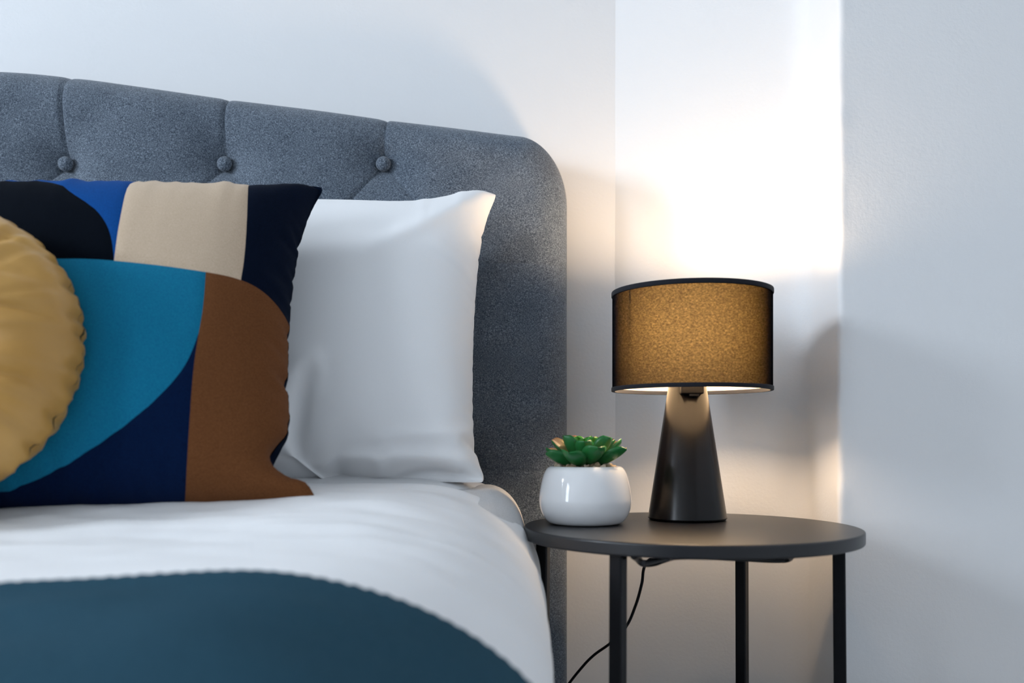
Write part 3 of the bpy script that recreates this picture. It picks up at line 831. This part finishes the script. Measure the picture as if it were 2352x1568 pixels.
# ------------------------------------------------------------------ lamp
LX, LY = 0.2400, 1.222
def make_lamp():
    t = empty('table_lamp', (LX, LY, TZ))
    tag(t, 'lit table lamp with black drum shade and black conical base on the side table', 'lamp')
    s = LY/F
    m_base = mat_plain('satin_black_metal', (0.006, 0.005, 0.005), 0.26, 0.24)
    zt = CZ-(888-HZ)*s-TZ+0.012
    rb, rt = 0.5*179*s, 0.5*80*s
    pr = [(0, 0.0), (rb-0.003, 0.0), (rb, 0.003), (rb-0.0002, 0.004), (rt+0.0004, zt-0.002), (rt-0.002, zt), (0, zt)]
    lathe('base', pr, m_base, t, 96)
    zs0 = CZ-(896-HZ)*s-TZ; zs1 = CZ-(672-HZ)*s-TZ
    R = 0.5*361*s
    # shade fabric: a thin absorbing cloth
    m = N('dark_shade_fabric'); m.t.nodes.remove(m.b)
    n1 = m.noise(310, 3, 0.75, scale=(1, 1, 1.5)); n2 = m.noise(900, 1, 0.5)
    dif = m.n('ShaderNodeBsdfDiffuse'); dif.inputs['Color'].default_value = (0.016, 0.016, 0.020, 1)
    tr = m.n('ShaderNodeBsdfTransparent')
    mx = m.n('ShaderNodeMixShader'); m.l(dif.outputs[0], mx.inputs[1]); m.l(tr.outputs[0], mx.inputs[2])
    fr = m.n('ShaderNodeMapRange'); fr.inputs['From Min'].default_value = 0.36; fr.inputs['From Max'].default_value = 0.66
    fr.inputs['To Min'].default_value = 0.36; fr.inputs['To Max'].default_value = 0.86
    m.l(m.math('ADD', m.math('MULTIPLY', n1, 0.7), m.math('MULTIPLY', n2, 0.3)), fr.inputs['Value'])
    m.l(fr.outputs[0], mx.inputs[0]); m.l(mx.outputs[0], m.out.inputs['Surface'])
    va = m.n('ShaderNodeVolumeAbsorption'); va.inputs['Color'].default_value = (0.52, 0.475, 0.31, 1); va.inputs['Density'].default_value = 2350
    m.l(va.outputs[0], m.out.inputs['Volume'])
    M_fab = m.m
    th = 0.0013
    sh = lathe('shade', [(R-th, zs0), (R, zs0), (R, zs0), (R, zs1), (R, zs1), (R-th, zs1), (R-th, zs1), (R-th, zs0)], M_fab, t, 160, loc=(0.0055, 0, 0))
    # lining: cream translucent film
    m = N('cream_lining'); m.t.nodes.remove(m.b)
    d = m.n('ShaderNodeBsdfDiffuse'); d.inputs['Color'].default_value = (0.80, 0.74, 0.64, 1)
    tl = m.n('ShaderNodeBsdfTranslucent'); tl.inputs['Color'].default_value = (0.85, 0.70, 0.50, 1)
    mx = m.n('ShaderNodeMixShader'); mx.inputs[0].default_value = 0.35
    m.l(d.outputs[0], mx.inputs[1]); m.l(tl.outputs[0], mx.inputs[2]); m.l(mx.outputs[0], m.out.inputs['Surface'])
    lathe('lining', [(R-th-0.0012, zs0+0.002), (R-th-0.0012, zs1-0.002)], m.m, sh, 160)
    m_rim = mat_cloth('dark_rim_tape', (0.012, 0.013, 0.018), None, 900, 0.0003, 0.85, 0.1)
    for z0, z1, dz in ((zs1-0.0050, zs1+0.0012, 0), (zs0-0.0012, zs0+0.0042, 0)):
        lathe('rim_tape', [(R-th-0.0022, z0), (R+0.0009, z0), (R+0.0012, z0+0.0008), (R+0.0012, z1-0.0008), (R+0.0009, z1), (R-th-0.0022, z1), (R-th-0.0022, z0)], m_rim, sh, 160)
    # loose threads at the lower rim
    m_thr = mat_plain('cream_thread', (0.75, 0.66, 0.52), 0.8)
    # spider ring carrying the shade
    zf = zt+0.004
    ang = [math.radians(a) for a in (90, 210, 330)]
    for a in ang:
        d = Vector((math.cos(a), math.sin(a), 0))
        tube('shade_arm', [d*0.017+Vector((0, 0, zf+0.014)), d*0.06+Vector((0, 0, zf+0.012)), d*(R-th-0.004)+Vector((0.0055, 0, zs1-0.004))], 0.0013, m_base, t)
    lathe('lamp_holder', [(0, zt-0.001), (0.0185, zt-0.001), (0.0185, zt+0.006), (0.0165, zt+0.010), (0.0165, zt+0.022), (0.014, zt+0.024), (0, zt+0.024)], m_base, t, 48)
    lathe('light_baffle_ring', [(0.0160, zt+0.0225), (0.027, zt+0.0225), (0.027, zt+0.0255), (0.0160, zt+0.0255)], m_base, t, 48)  # added opaque ring below the bulb, cuts its downward light on the wall
    # switch housing at the front of the holder
    zz = CZ-(907-HZ)*s-TZ
    bm = bmesh.new(); add_box(bm, (-0.0155, -0.036, zz), (0.0155, -0.004, zz+0.018), 0.0015); sw = bm_obj('switch_housing', bm, m_base, t)
    bm = bmesh.new(); add_box(bm, (-0.004, -0.034, zz-0.0035), (0.009, -0.022, zz+0.001), 0.001); bm_obj('switch_button', bm, m_base, sw)
    # bulb
    mb = N('lit_bulb'); mb.t.nodes.remove(mb.b)
    em = mb.n('ShaderNodeEmission'); em.inputs['Color'].default_value = (1.0, 0.71, 0.44, 1); em.inputs['Strength'].default_value = 165
    mb.l(em.outputs[0], mb.out.inputs['Surface'])
    zb = zt+0.024
    pr = [(0.0135, zb), (0.0135, zb+0.014)]+[(0.0275*math.sin(a), zb+0.040-0.0285*math.cos(a)) for a in np.linspace(0.5, math.pi-0.02, 16)]
    lathe('bulb', pr, mb.m, t, 32)
make_lamp()

def make_cable():
    pts = [P(1588, 1230, 1.335)+Vector((0, 0, 0.02)), P(1560, 1275, 1.30), P(1500, 1283, 1.24), P(1483, 1295, 1.22), P(1474, 1340, 1.23), P(1458, 1395, 1.25), P(1437, 1440, 1.27), P(1405, 1474, 1.29), P(1362, 1506, 1.31), P(1330, 1540, 1.33), P(1290, 1592, 1.35)]
    pts[0] = Vector((LX+0.005, 1.36, 0.498)); pts[1] = Vector((LX-0.03, 1.365, 0.462))
    pts = [Vector((LX, LY+0.048, 0.5035)), Vector((LX-0.002, 1.32, 0.5035)), Vector((LX-0.005, 1.356, 0.494)), Vector((LX-0.03, 1.352, 0.466)), P(1510, 1287, 1.26)]+pts[3:]
    o = tube('lamp_cable', pts, 0.0021, M_black, None, samples=12)
    tag(o, 'thin black lamp cable drooping below the side table towards the bed', 'cable')
make_cable()

# ------------------------------------------------------------------ potted succulent
PX, PY = 0.0955, 1.165
def make_plant():
    t = empty('potted_succulent', (PX, PY, TZ))
    tag(t, 'green rosette succulent in a rounded glossy white ceramic pot on the side table', 'plant')
    s = PY/F
    m_pot = mat_plain('white_glazed_ceramic', (0.83, 0.835, 0.845), 0.09, 0.5)
    w_ = 0.5*s
    prof = [(0, 0.0006), (150*w_, 0.0006), (166*w_, 0.002), (182*w_, 0.006), (197*w_, 0.0125), (206*w_, 0.0195), (211*w_, 0.028), (211*w_, 0.034), (207*w_, 0.044), (201*w_, 0.053), (195*w_, 0.060), (187*w_, 0.0665), (176*w_, 0.0718), (163*w_, 0.0746), (154*w_, 0.0752), (148*w_, 0.0742), (147*w_, 0.071), (147*w_, 0.05), (0, 0.05)]
    # refine with a smooth spline
    pr = np.array(prof); out = [pr[0]]
    for k in range(1, len(pr)-2):
        p0, p1, p2, p3 = pr[k-1], pr[k], pr[k+1], pr[min(k+2, len(pr)-1)]
        for tt in np.linspace(0, 1, 4, endpoint=False):
            out.append(0.5*((2*p1)+(-p0+p2)*tt+(2*p0-5*p1+4*p2-p3)*tt**2+(-p0+3*p1-3*p2+p3)*tt**3) if 1 < k < 14 else p1*(1-tt)+p2*tt)
    out += [pr[-2], pr[-1]]
    lathe('pot', out, m_pot, t, 128)
    m_soil = mat_plain('dark_soil', (0.03, 0.022, 0.015), 0.95, 0.1)
    lathe('soil', [(0, 0.069), (0.02, 0.069), (146*w_, 0.068), (146*w_, 0.052)], m_soil, t, 64)
    # gravel
    mg = N('tan_gravel'); n = mg.noise(160, 3, 0.6)
    oi = mg.n('ShaderNodeObjectInfo')
    mg.set(mg.ramp(mg.math('ADD', mg.math('MULTIPLY', n, 0.6), mg.math('MULTIPLY', oi.outputs['Random'], 0.5)), [(0.25, (0.07, 0.045, 0.025)), (0.5, (0.30, 0.21, 0.12)), (0.8, (0.62, 0.52, 0.40))]), 0.7, 0.3)
    rng = random.Random(11)
    pm = []
    for k in range(5):
        bm = bmesh.new(); bmesh.ops.create_icosphere(bm, subdivisions=2, radius=1)
        for v in bm.verts: v.co *= 1+0.35*noise.noise(v.co*1.3+Vector((k*7, 0, 0)))
        me = bpy.data.meshes.new('pebble'); bm.to_mesh(me); bm.free(); me.materials.append(mg.m); pm.append(me)
        me.polygons.foreach_set('use_smooth', [True]*len(me.polygons))
    for k in range(64):
        a = rng.random()*2*math.pi; r = math.sqrt(rng.uniform(0.3, 1))*0.0365
        o = bpy.data.objects.new('pebble', pm[k % 5]); C.objects.link(o); o.parent = t
        q = rng.uniform(0.0030, 0.0050); o.scale = (q*rng.uniform(0.9, 1.4), q, q*rng.uniform(0.6, 0.9))
        o.location = (r*math.cos(a), r*math.sin(a), 0.0735+rng.uniform(-0.001, 0.0030)); o.rotation_euler = (rng.random(), rng.random(), rng.random()*6)
    # leaf mesh: x = across, y = along, z = up; object coordinates drive the colouring
    def leaf_mesh(name, tipcol, base, mid):
        mt = N(name)
        tc = mt.n('ShaderNodeTexCoord'); sx = mt.n('ShaderNodeSeparateXYZ'); mt.l(tc.outputs['Object'], sx.inputs[0])
        nz = mt.noise(7, 3, 0.6)
        ax = mt.math('ABSOLUTE', sx.outputs['X'])
        up = mt.math('MULTIPLY', sx.outputs['Z'], 4.0)
        f = mt.math('ADD', mt.math('MULTIPLY', sx.outputs['Y'], 0.75), mt.math('MULTIPLY', mt.math('SUBTRACT', nz, 0.5), 0.45))
        col = mt.ramp(f, [(0.05, base), (0.55, mid), (0.80, mid), (0.98, tipcol)])
        mt.set(col, 0.38, 0.45)
        mt.b.inputs['Subsurface Weight'].default_value = 0.08; mt.b.inputs['Subsurface Radius'].default_value = (0.2, 0.5, 0.1); mt.b.inputs['Subsurface Scale'].default_value = 0.004
        return mt
    matA = leaf_mesh('outer_leaf_green', (0.20, 0.16, 0.06), (0.03, 0.13, 0.03), (0.010, 0.135, 0.030)).m
    matB = leaf_mesh('inner_leaf_green', (0.07, 0.30, 0.02), (0.18, 0.26, 0.05), (0.020, 0.20, 0.015)).m
    # pale blushed upper face
    mt = N('leaf_upper_face'); nz = mt.noise(5, 3, 0.6)
    tc = mt.n('ShaderNodeTexCoord'); sx = mt.n('ShaderNodeSeparateXYZ'); mt.l(tc.outputs['Object'], sx.inputs[0])
    f = mt.math('ADD', sx.outputs['Y'], mt.math('MULTIPLY', mt.math('SUBTRACT', nz, 0.5), 0.5))
    mt.set(mt.ramp(f, [(0.1, (0.36, 0.38, 0.10)), (0.5, (0.30, 0.33, 0.09)), (0.8, (0.38, 0.26, 0.13)), (1.0, (0.20, 0.07, 0.035))]), 0.4, 0.4)
    matU = mt.m
    def make_leaf(mat_low, mat_up):
        n, m = 16, 11
        vs, ids = [], {}
        for side in (0, 1):
            for i in range(n):
                v = i/(n-1)
                wd = 0.47*(0.30+0.70*math.sin(math.pi*0.5*min(1.0, v/0.66))**1.3)
                if v > 0.66: wd = 0.47*math.sqrt(max(0.0, 1-((v-0.66)/0.34)**2.2))+0.012
                for j in range(m):
                    u = -1+2*j/(m-1)
                    x = u*wd
                    z = 0.30*v*v+0.30*wd*(u*u)  # cupped upwards
                    th = 0.085*(1-u*u)**0.6*(0.35+0.65*math.sin(math.pi*min(1, v*0.85+0.12)))
                    z += -th if side == 0 else th*0.15
                    if j in (0, m-1): z = 0.30*v*v+0.30*wd
                    vs.append((x, v, z))
        fs = list(grid_faces(n, m, 0, False, True))+list(grid_faces(n, m, n*m, False, False))
        me = bpy.data.meshes.new('leaf'); me.from_pydata(vs, [], [tuple(int(q) for q in f) for f in fs])
        me.materials.append(mat_low); me.materials.append(mat_up)
        k = (n-1)*(m-1)
        for q, p in enumerate(me.polygons): p.material_index = 0 if q < k else 1; p.use_smooth = True
        bm = bmesh.new(); bm.from_mesh(me); bmesh.ops.remove_doubles(bm, verts=bm.verts, dist=1e-4); bmesh.ops.recalc_face_normals(bm, faces=bm.faces); bm.to_mesh(me); bm.free()
        return me
    LA, LB = make_leaf(matA, matU), make_leaf(matB, matB)
    # (azimuth deg, elevation deg, length m, width factor, base height, set)
    leaves = []
    for k in range(8): leaves.append((k*45-118+rng.uniform(-6, 6), 20+rng.uniform(-8, 8), 0.054+rng.uniform(-0.003, 0.003), rng.uniform(0.56, 0.68), 0.0765+rng.uniform(-0.001, 0.002), LA))
    for k in range(7): leaves.append((k*51.4-96+rng.uniform(-6, 6), 37+rng.uniform(-7, 8), 0.046+rng.uniform(-0.003, 0.003), rng.uniform(0.54, 0.66), 0.0795, LA))
    for k in range(6): leaves.append((k*60-70+rng.uniform(-8, 8), 44+rng.uniform(-5, 5), 0.033+rng.uniform(-0.003, 0.003), 0.62, 0.086, LA if k % 2 else LB))
    for k in range(5): leaves.append((k*72-100+rng.uniform(-8, 8), 44+rng.uniform(-5, 5), 0.021+rng.uniform(-0.002, 0.002), 0.85, 0.095, LB))
    for k in range(4): leaves.append((k*90-60+rng.uniform(-8, 8), 48+rng.uniform(-5, 8), 0.013, 0.95, 0.103, LB))
    for az, el, ln, wf, bz, me in leaves:
        o = bpy.data.objects.new('leaf', me); C.objects.link(o); o.parent = t
        o.scale = (ln*wf, ln, ln)
        a = math.radians(az)
        o.rotation_euler = (math.radians(el-12), rng.uniform(-0.30, 0.30), a-math.pi/2)
        o.location = (0.004*math.cos(a), 0.004*math.sin(a), bz)
    lathe('stem', [(0.0, 0.06), (0.008, 0.06), (0.007, 0.09), (0.004, 0.104), (0, 0.106)], matB, t, 20)
make_plant()

# stray white thread caught on the headboard
o = tube('loose_thread', [P(700, 470, 1.372), P(712, 466, 1.3715), P(726, 466, 1.371), P(738, 469, 1.3725)], 0.0005, M_white, None)
tag(o, 'short white loose thread stuck to the headboard beside the cushion corner', 'thread')
